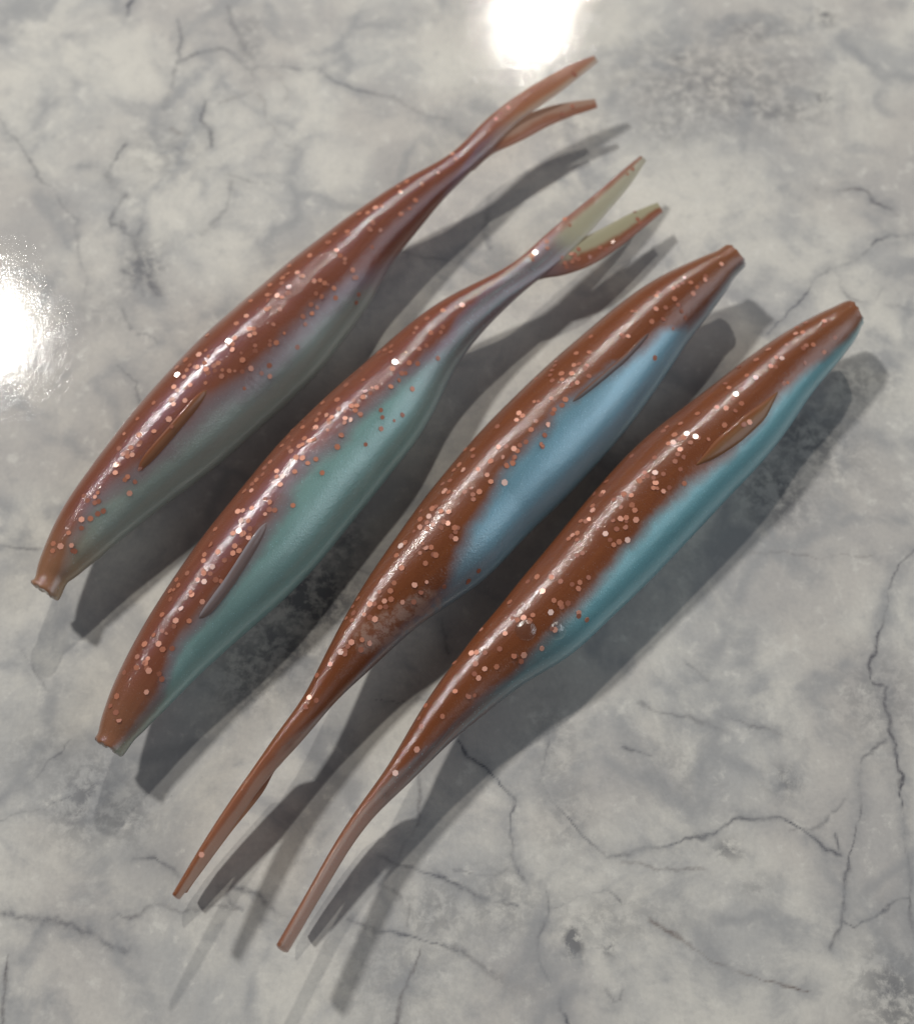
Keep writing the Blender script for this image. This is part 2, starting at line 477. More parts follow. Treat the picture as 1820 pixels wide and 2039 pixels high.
def thin_material(name, edge, inner, see, rough=.12, base=None):
    """translucent plastic of tail lobes and fins"""
    m, nt, bs, out = new_mat(name)
    tc = N(nt, 'ShaderNodeTexCoord').outputs['Object']
    sh = attr(nt, 'shade')
    n1 = tex_noise(nt, tc, 2.2, 4, .6, .3)
    f = remap(nt, math_(nt, 'ADD', sh, remap(nt, n1, .3, .7, -.2, .2)), -.15, .35, 0, 1, True)
    col = mix(nt, f, inner, edge)
    if base:
        col = mix(nt, remap(nt, attr(nt, 'run'), .35, 1.0, 1, 0, True), col, base)
    L(nt, col, bs.inputs['Base Color'])
    bs.inputs['Roughness'].default_value = .35
    bs.inputs['Coat Weight'].default_value = 1.0
    bs.inputs['Coat Roughness'].default_value = rough
    bs.inputs['Specular Tint'].default_value = (.75, .75, 1, 1)
    b1 = N(nt, 'ShaderNodeBump'); b1.inputs['Strength'].default_value = .3; b1.inputs['Distance'].default_value = .012
    L(nt, tex_noise(nt, tc, 9, 3, .6), b1.inputs['Height']); L(nt, b1.outputs[0], bs.inputs['Coat Normal'])
    tr = N(nt, 'ShaderNodeBsdfTranslucent'); L(nt, mix(nt, .35, col, (.9, .55, .35)), tr.inputs['Color'])
    tp = N(nt, 'ShaderNodeBsdfTransparent'); L(nt, mix(nt, .5, col, (1, .85, .75)), tp.inputs['Color'])
    m1 = N(nt, 'ShaderNodeMixShader'); m1.inputs[0].default_value = .48
    L(nt, bs.outputs[0], m1.inputs[1]); L(nt, tr.outputs[0], m1.inputs[2])
    m2 = N(nt, 'ShaderNodeMixShader'); m2.inputs[0].default_value = see
    L(nt, m1.outputs[0], m2.inputs[1]); L(nt, tp.outputs[0], m2.inputs[2])
    L(nt, m2.outputs[0], out.inputs['Surface'])
    return m


def flake_material(name, col, metal, rough):
    m, nt, bs, out = new_mat(name)
    oi = N(nt, 'ShaderNodeObjectInfo')
    c = mix(nt, remap(nt, oi.outputs['Random'], 0, 1, 0, .35), col, (col[0] * .75, col[1] * .55, col[2] * .45))
    L(nt, c, bs.inputs['Base Color'])
    bs.inputs['Metallic'].default_value = metal
    bs.inputs['Roughness'].default_value = rough
    bs.inputs['Coat Weight'].default_value = .6
    bs.inputs['Coat Roughness'].default_value = .1
    return m


FLAKE_MATS = {  # brighter classes have the glint painted into their base colour
    'B': flake_material('copper_glitter_painted_glint', (1.0, .72, .66), .1, .3),
    'b': flake_material('copper_glitter_painted_gleam', (.90, .47, .36), .15, .35),
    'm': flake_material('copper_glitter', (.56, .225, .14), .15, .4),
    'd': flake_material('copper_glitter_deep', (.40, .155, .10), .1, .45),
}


def flake_mesh(mat):
    bm = bmesh.new()
    r, h = .045, .0045
    top = [bm.verts.new((r * math.cos(k * math.pi / 3), r * math.sin(k * math.pi / 3), h)) for k in range(6)]
    bot = [bm.verts.new((r * math.cos(k * math.pi / 3), r * math.sin(k * math.pi / 3), -h)) for k in range(6)]
    bm.faces.new(top); bm.faces.new(bot[::-1])
    for k in range(6):
        bm.faces.new((bot[k], bot[(k + 1) % 6], top[(k + 1) % 6], top[k]))
    me = bpy.data.meshes.new('glitter_flake')
    bm.to_mesh(me); bm.free()
    me.materials.append(mat)
    return me


FLAKE = {k: flake_mesh(v) for k, v in FLAKE_MATS.items()}


# ------------------------------------------------------------------ sweeping
def interp_edge(pts, o, u, ts):
    """offset and position of an outline polyline sampled by distance along the chord"""
    P = np.array(pts, float) - o
    t = P @ u
    k = np.maximum.accumulate(t + np.arange(len(t)) * 1e-6)
    return np.stack([np.interp(ts, k, np.array(pts, float)[:, 0]), np.interp(ts, k, np.array(pts, float)[:, 1])], 1)


def smooth(a, n=2):
    a = np.array(a, float)
    for _ in range(n):
        b = a.copy()
        b[1:-1] = (a[:-2] + 2 * a[1:-1] + a[2:]) / 4
        a = b
    return a


def sweep(nose, tail, back, belly, n, zfun, ratio, roll, t0=0.0, t1=1.0, ring=56, edge_a=None, boundary=None,
          flat_start=False, flat_end=False, sm=2, rest=False, grow=0.0):
    """outline (back edge / belly edge) -> 3-D tube.  Returns dict of arrays."""
    o = np.array(nose, float); e = np.array(tail, float)
    ln = np.linalg.norm(e - o); u = (e - o) / ln
    fs = np.linspace(t0, t1, n)
    ts = fs * ln
    A = interp_edge(back, o, u, ts); B = interp_edge(belly, o, u, ts)
    if n > 100:
        wgt = np.clip((fs * ln - 30) / 40, 0, 1)[:, None]
        A = smooth(A, 2) * (1 - wgt) + smooth(A, 50) * wgt
        B = smooth(B, 2) * (1 - wgt) + smooth(B, 50) * wgt
    else:
        A = smooth(A, sm + 4); B = smooth(B, sm + 4)
    dz = 0.0
    for it in range(4 if rest else 1):
        C = []; Vw = []
        for i, f in enumerate(fs):
            mid = (A[i] + B[i]) / 2
            p = at(mid[0], mid[1], zfun(f) + dz)
            C.append(p); Vw.append((CAM - p))
        T = []
        for i in range(n):
            a = C[max(0, i - 2)]; b = C[min(n - 1, i + 2)]
            T.append((b - a).normalized())
        sgn = None
        rows = []
        sw = np.zeros(n)
        lowest = 9
        for i, f in enumerate(fs):
            depth = (C[i] - CAM).dot(FWD)
            V = Vw[i].normalized()
            Np = T[i].cross(V).normalized()
            # sign towards the back edge
            da = (at(A[i][0], A[i][1], C[i].z) - C[i])
            if Np.dot(da) < 0:
                Np = -Np
            pa = CAM + ray(*A[i]) * depth
            pb = CAM + ray(*B[i]) * depth
            w = max(1e-4, abs((pa - pb).dot(Np)) / 2)
            gf = 1.0
            if grow:
                gg = min(1, (f - t0) / grow)
                gf = .25 + .75 * gg * gg * (3 - 2 * gg)
                w *= gf
            Vp = Np.cross(T[i]);
            if Vp.dot(V) < 0:
                Vp = -Vp
            if edge_a is not None:
                rr = math.radians(roll)
                e1 = Vp * math.sin(rr) + Np * math.cos(rr)
                e2 = Vp * math.cos(rr) - Np * math.sin(rr)
                a_ = edge_a(f) * gf
                k = (w * w - (a_ * e1.dot(Np)) ** 2)
                b_ = math.sqrt(max(k, (w * .5) ** 2)) / max(.2, abs(e2.dot(Np)))
            else:
                Z = Vector((0, 0, 1))
                Nh = Z.cross(T[i]).normalized()
                if Nh.dot(Np) < 0:
                    Nh = -Nh
                Zt = T[i].cross(Nh)
                if Zt.z < 0:
                    Zt = -Zt
                rr = math.radians(roll(f) if callable(roll) else roll)
                e1 = Nh * math.cos(rr) + Zt * math.sin(rr)
                e2 = -Nh * math.sin(rr) + Zt * math.cos(rr)
                r = ratio(f) if callable(ratio) else ratio
                a_ = w / math.sqrt(e1.dot(Np) ** 2 + (r * e2.dot(Np)) ** 2)
                b_ = r * a_
            ext = math.sqrt((a_ * e1.z) ** 2 + (b_ * e2.z) ** 2)
            lowest = min(lowest, C[i].z - ext)
            rows.append((C[i], e1, e2, a_, b_, Np, Vp, w, f))
            side_w = 0.0 if edge_a is not None else max(0, min(1, ((roll(f) if callable(roll) else roll) - 48) / 15))
            sw[i] = side_w
        if rest:
            dz -= lowest - 0.004
    # boundary of the brown back in local dorsal coordinate
    vb = np.zeros(n)
    tbs = np.zeros(n)
    if boundary is not None:
        Q = smooth(interp_edge(boundary, o, u, ts), sm + 2)
        for i, (c, e1, e2, a_, b_, Np, Vp, w, f) in enumerate(rows):
            ab = A[i] - B[i]
            tb = 2 * float((Q[i] - (A[i] + B[i]) / 2) @ ab) / max(1e-6, float(ab @ ab))
            tbs[i] = tb
            th = np.linspace(0, math.pi, 90)
            t = (a_ * np.cos(th) * e1.dot(Np) + b_ * np.sin(th) * e2.dot(Np)) / w
            j = int(np.argmin(np.abs(t - max(-1.2, min(.98, tb)))))
            vb[i] = math.cos(th[j]) + (min(0, tb + 1) * 1.5)
        vb = smooth(vb, 3)
    co, at_s, at_v, at_th, cut = [], [], [], [], []
    run = 0
    for i, (c, e1, e2, a_, b_, Np, Vp, w, f) in enumerate(rows):
        if i:
            run += (c - rows[i - 1][0]).length
        for k in range(ring):
            th = 2 * math.pi * k / ring
            cx, sx = math.cos(th), math.sin(th)
            p = c + e1 * (a_ * cx) + e2 * (b_ * sx)
            co.append(p); at_s.append(run); at_v.append((-sx * .8 + .05) if edge_a is not None else (cx - vb[i]) * (1 - sw[i]) + sw[i] * ((a_ * cx * e1.dot(Np) + b_ * sx * e2.dot(Np)) / w - tbs[i])); at_th.append(math.sin(th / 2) * 3); cut.append(0)
    faces = []
    for i in range(n - 1):
        for k in range(ring):
            k2 = (k + 1) % ring
            faces.append((i * ring + k, i * ring + k2, (i + 1) * ring + k2, (i + 1) * ring + k))

    def cap(i, flat, flip):
        c, e1, e2, a_, b_, Np, Vp, w, f = rows[i]
        tdir = (T[i] if i else -T[0])
        prev = [i * ring + k for k in range(ring)]
        steps = [(.93, .012), (.6, .02), (.3, .0)] if flat else [(.95, .06), (.82, .14), (.6, .22), (.32, .27)]
        mm = min(a_, b_)
        for sc, adv in steps:
            cur = []
            for k in range(ring):
                th = 2 * math.pi * k / ring
                rough = (noise.noise(Vector((k * .35, sc * 9, i * 3.1))) * .035) if flat else 0
                p = c + (e1 * (a_ * math.cos(th)) + e2 * (b_ * math.sin(th))) * sc + tdir * ((adv + rough) if flat else adv * mm * 1.4)
                cur.append(len(co)); co.append(p); at_s.append(at_s[i * ring]); at_v.append(-math.sin(th) * .8 if edge_a is not None else math.cos(th) * sc - vb[i])
                at_th.append(math.sin(th / 2) * 3); cut.append(.8 if (flat and sc < .9) else 0)
            for k in range(ring):
                k2 = (k + 1) % ring
                q = (prev[k], prev[k2], cur[k2], cur[k])
                faces.append(q if not flip else q[::-1])
            prev = cur
        faces.append(tuple(prev) if not flip else tuple(prev[::-1]))

    cap(0, flat_start, True)
    cap(n - 1, flat_end, False)
    return dict(n=n, ring=ring, co=co, faces=faces, run=at_s, shade=at_v, around=at_th, cut=cut, rows=rows, T=T, dz=dz, fs=fs, nstart=3 if flat_start else 4)


def mesh_of(name, d, tailness=None, frost=None):
    me = bpy.data.meshes.new(name)
    me.from_pydata([tuple(p) for p in d['co']], [], d['faces'])
    bm = bmesh.new(); bm.from_mesh(me); bmesh.ops.recalc_face_normals(bm, faces=bm.faces); bm.to_mesh(me); bm.free()
    set_attr(me, 'run', d['run']); set_attr(me, 'shade', d['shade']); set_attr(me, 'around', d['around'])
    set_attr(me, 'cut', d['cut'])
    mx = max(d['run'])
    set_attr(me, 'tailness', [0 if tailness is None else tailness(r / mx) for r in d['run']])
    set_attr(me, 'frost', [0] * len(d['co']) if frost is None else [frost(p) for p in d['co']])
    me.shade_smooth()
    return me


def split_parts(d, frac, mat, root, tailness, frost=None):
    """one continuous skin, parted at the tail joint into body and upper tail lobe"""
    full = mesh_of('full', d, tailness, frost)
    nrm = [v.normal.copy() for v in full.vertices]
    ring, n = d['ring'], d['n']
    k = int(frac * (n - 1))
    cut_lo, cut_hi = k * ring, (k + 1) * ring
    body_f, lobe_f = [], []
    nstart = d['nstart'] * ring
    for p in full.polygons:
        vs = list(p.vertices)
        core = [v for v in vs if v < n * ring]
        if core:
            (body_f if max(core) < cut_hi and not (min(core) >= cut_lo) and not any(v >= n * ring + nstart for v in vs) else lobe_f).append(vs)
        else:
            (body_f if max(vs) < n * ring + nstart else lobe_f).append(vs)
    out = []
    names = ('run', 'shade', 'around', 'cut', 'tailness', 'frost')
    vals = {}
    for a in names:
        arr = np.zeros(len(full.vertices), dtype=np.float32)
        full.attributes[a].data.foreach_get('value', arr)
        vals[a] = arr
    for nm, fl in (('body', body_f), ('tail_lobe', lobe_f)):
        used = sorted({v for f in fl for v in f})
        mp = {v: i for i, v in enumerate(used)}
        me = bpy.data.meshes.new(nm)
        me.from_pydata([tuple(full.vertices[v].co) for v in used], [], [[mp[v] for v in f] for f in fl])
        for a in names:
            set_attr(me, a, vals[a][used])
        me.shade_smooth()
        me.normals_split_custom_set_from_vertices([tuple(nrm[v]) for v in used])
        link_mesh(nm, me, mat, root)
        out.append(tree_of(me))
    bpy.data.meshes.remove(full)
    return out


def ramp(*kv):
    xs = [k for k, _ in kv]; ys = [v for _, v in kv]
    return lambda f: float(np.interp(f, xs, ys))


def src(pts, ox, oy, sc):
    """points read on an enlarged view -> survey coordinates"""
    return [((ox + x / sc) * .67258, (oy + y / sc) * .67258) for x, y in pts]


def project(p):
    d = p - CAM
    z = d.dot(FWD)
    return 910 + d.dot(RIGHT) / z / TANV * 1019.5, 1019.5 - d.dot(UP) / z / TANV * 1019.5


BRN1 = (.225, .075, .038)
BRN3 = (.20, .060, .019)
GROUP = 'soft plastic fishing lures lying in a row on the marble'


def lure_root(label, loc):
    r = bpy.data.objects.new('fishing_lure', None)
    r.empty_display_size = .5
    COL.objects.link(r)
    r.location = loc
    r['label'] = label; r['category'] = 'fishing lure'; r['group'] = GROUP
    return r


def add_flakes(root, trees, text):
    """every glitter flake read off the photograph, set on the surface it lies in"""
    for block in text.strip().split('|'):
        head, body = block.split(':')
        ox, oy, sc = [float(v) for v in head.split()]
        toks = body.split()
        for tok in list(toks):
            x, y, c = tok.split(',')
            if random.random() < .32:
                toks.append('%.1f,%.1f,+d' % ((ox + float(x) / sc) * .67258 + random.gauss(0, 11), (oy + float(y) / sc) * .67258 + random.gauss(0, 11)))
        for tok in toks:
            x, y, c = tok.split(',')
            if c.startswith('+'):
                X, Y, c = float(x), float(y), c[1:]
            else:
                X, Y = (ox + float(x) / sc) * .67258, (oy + float(y) / sc) * .67258
            d = ray(X, Y).normalized()
            best = None
            for tr in trees:
                h = tr.ray_cast(CAM, d)
                if h[0] is not None and (best is None or h[3] < best[3]):
                    best = h
            if best is None:
                continue
            nrm = best[1]
            if nrm.dot(d) > 0:
                nrm = -nrm
            if abs(nrm.dot(d)) < .12:
                continue
            tilt = Vector((random.gauss(0, .10), random.gauss(0, .10), random.gauss(0, .10)))
            nn = (nrm + tilt).normalized()
            q = nn.to_track_quat('Z', 'Y')
            o = bpy.data.objects.new('glitter_flake', FLAKE[c])
            COL.objects.link(o)
            o.parent = root
            s = random.uniform(.82, 1.06) * (1.08 if c == 'B' else 1) * (.92 if c == 'd' else 1)
            if random.random() < .08:
                s *= .7
            pos = best[0] + nrm * (.0022 if c != 'd' else .0004)
            o.matrix_parent_inverse = Matrix.Identity(4)
            o.matrix_local = Matrix.Translation(pos - root.location) @ (q @ Matrix.Rotation(random.uniform(0, 1.05), 3, 'Z').to_quaternion()).to_matrix().to_4x4() @ Matrix.Diagonal((s, s * random.uniform(.9, 1.0), 1, 1))


def tree_of(me):
    return BVHTree.FromPolygons([v.co.copy() for v in me.vertices], [tuple(p.vertices) for p in me.polygons])


def side_fin(root, tree, left, right, mat, lift=.012, b=.045, half=None):
    """slim flap standing up along the flank"""
    n = 26
    Lf = np.array(left, float); Rt = np.array(right, float)
    def resample(P):
        s = np.concatenate([[0], np.cumsum(np.linalg.norm(np.diff(P, axis=0), axis=1))])
        t = np.linspace(0, s[-1], n)
        return np.stack([np.interp(t, s, P[:, 0]), np.interp(t, s, P[:, 1])], 1)
    A = smooth(resample(Lf), 2); B = smooth(resample(Rt), 2)
    mids = []
    for i in range(n):
        m = (A[i] + B[i]) / 2
        h = tree.ray_cast(CAM, ray(*m).normalized())
        mids.append((h[0], h[1]) if h[0] is not None else mids[-1])
    rows = []
    for i in range(n):
        f = i / (n - 1)
        p, nr = mids[i]
        T = (mids[min(n - 1, i + 1)][0] - mids[max(0, i - 1)][0]).normalized()
        depth = (p - CAM).dot(FWD)
        V = (CAM - p).normalized()
        e1 = T.cross(V).normalized()
        da = (CAM + ray(*A[i]) * depth) - p
        if e1.dot(da) < 0:
            e1 = -e1
        w = max(abs(((CAM + ray(*A[i]) * depth) - (CAM + ray(*B[i]) * depth)).dot(e1)) / 2 * .8, .02)
        e2 = nr if nr.dot(V) > 0 else -nr
        env = (1 - abs(2 * f - 1) ** (5 if half else 3)) ** .6 if 0 < f < 1 else 0
        if half:
            w = half
        rows.append((p + e2 * (lift * env - .01), e1, e2, w * max(env, .12), b * max(env, .15)))
    ring = 20
    co, faces, run, sh, ar = [], [], [], [], []
    for i, (c, e1, e2, a, bb) in enumerate(rows):
        for k in range(ring):
            th = 2 * math.pi * k / ring
            sy = math.sin(th)
            # crest leans to the back, like a thin lifted flap
            co.append(c + e1 * (a * math.cos(th) + .35 * a * max(0, sy)) + e2 * (bb * sy))
            run.append(i * .07); sh.append(math.cos(th)); ar.append(th)
    for i in range(n - 1):
        for k in range(ring):
            k2 = (k + 1) % ring
            faces.append((i * ring + k, i * ring + k2, (i + 1) * ring + k2, (i + 1) * ring + k))
    faces.append(tuple(range(ring))[::-1]); faces.append(tuple((n - 1) * ring + k for k in range(ring)))
    d = dict(co=co, faces=faces, run=run, shade=sh, around=ar, cut=[0] * len(co))
    me = mesh_of('side_fin', d)
    link_mesh('side_fin', me, mat, root)
    return tree_of(me)


def part_from(name, d, mat, root, **kw):
    me = mesh_of(name, d, **kw)
    link_mesh(name, me, mat, root)
    return tree_of(me)


# ================================================================== lure 1 (far left)
def lure_one():
    back = [(59, 1159), (66, 1151), (77, 1141), (79, 1124), (90, 1092), (103.5, 1058), (133.4, 998), (162, 958), (200, 905), (266.5, 818), (343, 732),
            (403.5, 669), (451.6, 627), (499.6, 585), (547.6, 544), (595.7, 503), (643.8, 466), (691.8, 431), (750, 391.6), (790, 365), (830, 344), (860, 328), (885, 317),
            (903, 305), (925, 284), (945, 258), (975, 229.5), (1010, 202), (1040, 182), (1069.6, 164.6), (1102, 145), (1134.5, 127), (1160, 117), (1184, 110)]
    belly = [(117, 1197), (130, 1172), (143, 1157), (165, 1140), (193, 1124), (233, 1084), (299.7, 1031), (366, 981), (432.8, 931), (499, 871.5),
             (565.9, 811.5), (639, 741.7), (672.6, 694), (699, 658), (725, 627), (738, 604), (751.9, 574), (768.7, 538), (800, 498), (835, 458), (870, 412), (900, 380),
             (937, 344), (958, 322), (980, 300), (1002, 272), (1024, 247), (1040, 235), (1059.6, 222), (1090, 202), (1119.5, 182), (1150, 157), (1179, 133), (1190, 124)]
    bd = [(100, 1190), (125, 1140), (143, 1071), (174, 1014), (240, 964), (273, 941), (333, 884), (400, 818), (449, 790), (487, 775), (547, 705), (600, 640),
          (660, 600), (715, 570), (760, 545), (800, 515), (850, 470), (900, 370), (940, 310), (980, 265), (1024, 232), (1069, 202), (1130, 160), (1187, 116)]
    nose, tail = (88, 1180), (1188, 116)
    d = sweep(nose, tail, back, belly, 240, ramp((0, .78), (.16, .74), (.48, .72), (.66, .82), (.79, .92), (.9, .98), (1, 1.08)),
              ramp((0, .84), (.05, .80), (.65, .78), (.76, .66), (.82, .38), (.88, .2), (1, .17)), ramp((0, 14), (.62, 14), (.8, 10), (1, 8)), boundary=bd, flat_start=True, rest=True)
    c = d['rows'][60][0]
    root = lure_root('copper backed lure with murky grey green belly, leftmost of the four lures', Vector((c.x, c.y, 0)))
    mat = body_material('brown_grey_pearl_plastic', BRN1, (.36, .43, .39), (.45, .62, .66), .42, (.22, .125, .11), .12, tail_col=(.62, .48, .38), tail_edge=(.48, .22, .12), nose=.8)
    t1, t2 = split_parts(d, .80, mat, root, ramp((0, 0), (.45, 0), (.68, .9), (.78, 1), (.88, 2), (1, 2)))
    dz = d['dz']
    lm = thin_material('rosy_fork_plastic', (.52, .27, .18), (.62, .46, .38), .22, .12, (.30, .15, .12))
    lo_o = [(905, 322), (930, 300), (955, 280), (990, 260), (1022, 243), (1045, 229), (1069.6, 219.5), (1095, 211), (1119.5, 206), (1150, 201), (1184, 197)]
    lo_i = [(920, 362), (937, 346), (958, 325), (980, 306), (1015, 291), (1044.7, 277), (1068, 264), (1089.6, 252), (1118, 240), (1144, 229.5), (1168, 222), (1189, 215)]
    b = sweep((915, 340), (1188, 206), lo_o, lo_i, 70, ramp((0, .90 + dz), (.4, .86 + dz), (1, .74 + dz)), ramp((0, .5), (.15, .3), (.4, .22), (1, .2)), ramp((0, 15), (1, 20)), ring=28, grow=.07)
    b['shade'] = [-v for v in b['shade']]
    t3 = part_from('tail_lobe', b, lm, root)
    fm = thin_material('amber_fin_plastic', (.50, .21, .10), (.50, .28, .16), .2, .05)
    f = side_fin(root, t1, src([(1122, 508), (1000, 620), (860, 790), (740, 940), (715, 990)], 50, 900, 2.022),
                 src([(1160, 520), (1080, 650), (950, 800), (820, 935), (750, 1005)], 50, 900, 2.022), fm, half=.075)
    add_flakes(root, [t1, t2, t3, f], """600 600 2.8:1443,40,m 1415,170,d 1475,230,m 1095,260,m 1045,330,m 1110,395,b 1140,440,m 1180,500,d 1245,560,m 1275,620,d 890,440,m 720,525,m 708,590,m 665,625,m 787,580,b 833,610,m 715,700,B 925,650,b 975,645,m 1012,668,m 1090,710,m 1103,790,m 985,780,d 1275,830,d 950,870,d 907,918,m 560,683,m 540,765,m 620,770,b 660,785,m 718,750,d 400,815,m 365,940,b 282,1003,m 530,885,m 560,870,m 640,885,d 390,1045,m 425,1045,m 392,1100,b 432,1085,m 588,1010,d 853,1008,d 678,1083,m 215,1150,b 270,1122,m 250,1172,m 248,1218,m 437,1185,d 560,1145,d 613,1162,m 787,1198,d 30,1225,m 50,1275,m 133,1330,m 333,1305,m 20,1330,m 30,1380,m 165,1388,m 222,1395,m 402,1375,m 555,1350,d 558,1440,m 490,1415,d 27,1495,m 348,1540,m 160,1440,d 1650,95,m 1300,95,m 1405,370,d 330,1400,d 40,1100,m 1390,225,d 1200,240,m|
50 900 2.022:960,380,m 1083,378,b 1012,335,m 1092,303,b 963,425,m 1003,437,b 1020,397,m 1040,485,m 943,497,m 1008,578,b 822,593,m 940,600,m 925,575,d 912,690,b 725,688,m 823,762,m 645,778,m 735,785,b 740,830,d 693,903,b 665,912,m 598,963,b 592,1010,m 665,1035,m 650,1052,m 743,992,b 677,1133,b 487,1130,m 470,1155,b 470,1190,d 520,1240,d 405,1150,d 390,1290,b 443,1285,m 313,1370,m 222,1435,m 265,1450,b 218,1478,m 330,1445,b 350,1480,d 685,860,m|
700 100 1.348:1085,295,b 1035,340,b 1010,385,d 862,480,b 875,500,m 805,555,b 740,600,m 645,610,m 655,632,b 680,590,m 555,695,b 580,690,m 490,720,m 715,665,m 655,720,m 525,715,m 1300,320,d 1340,290,d 1180,230,d 1350,165,d 1150,260,d""")
    return root


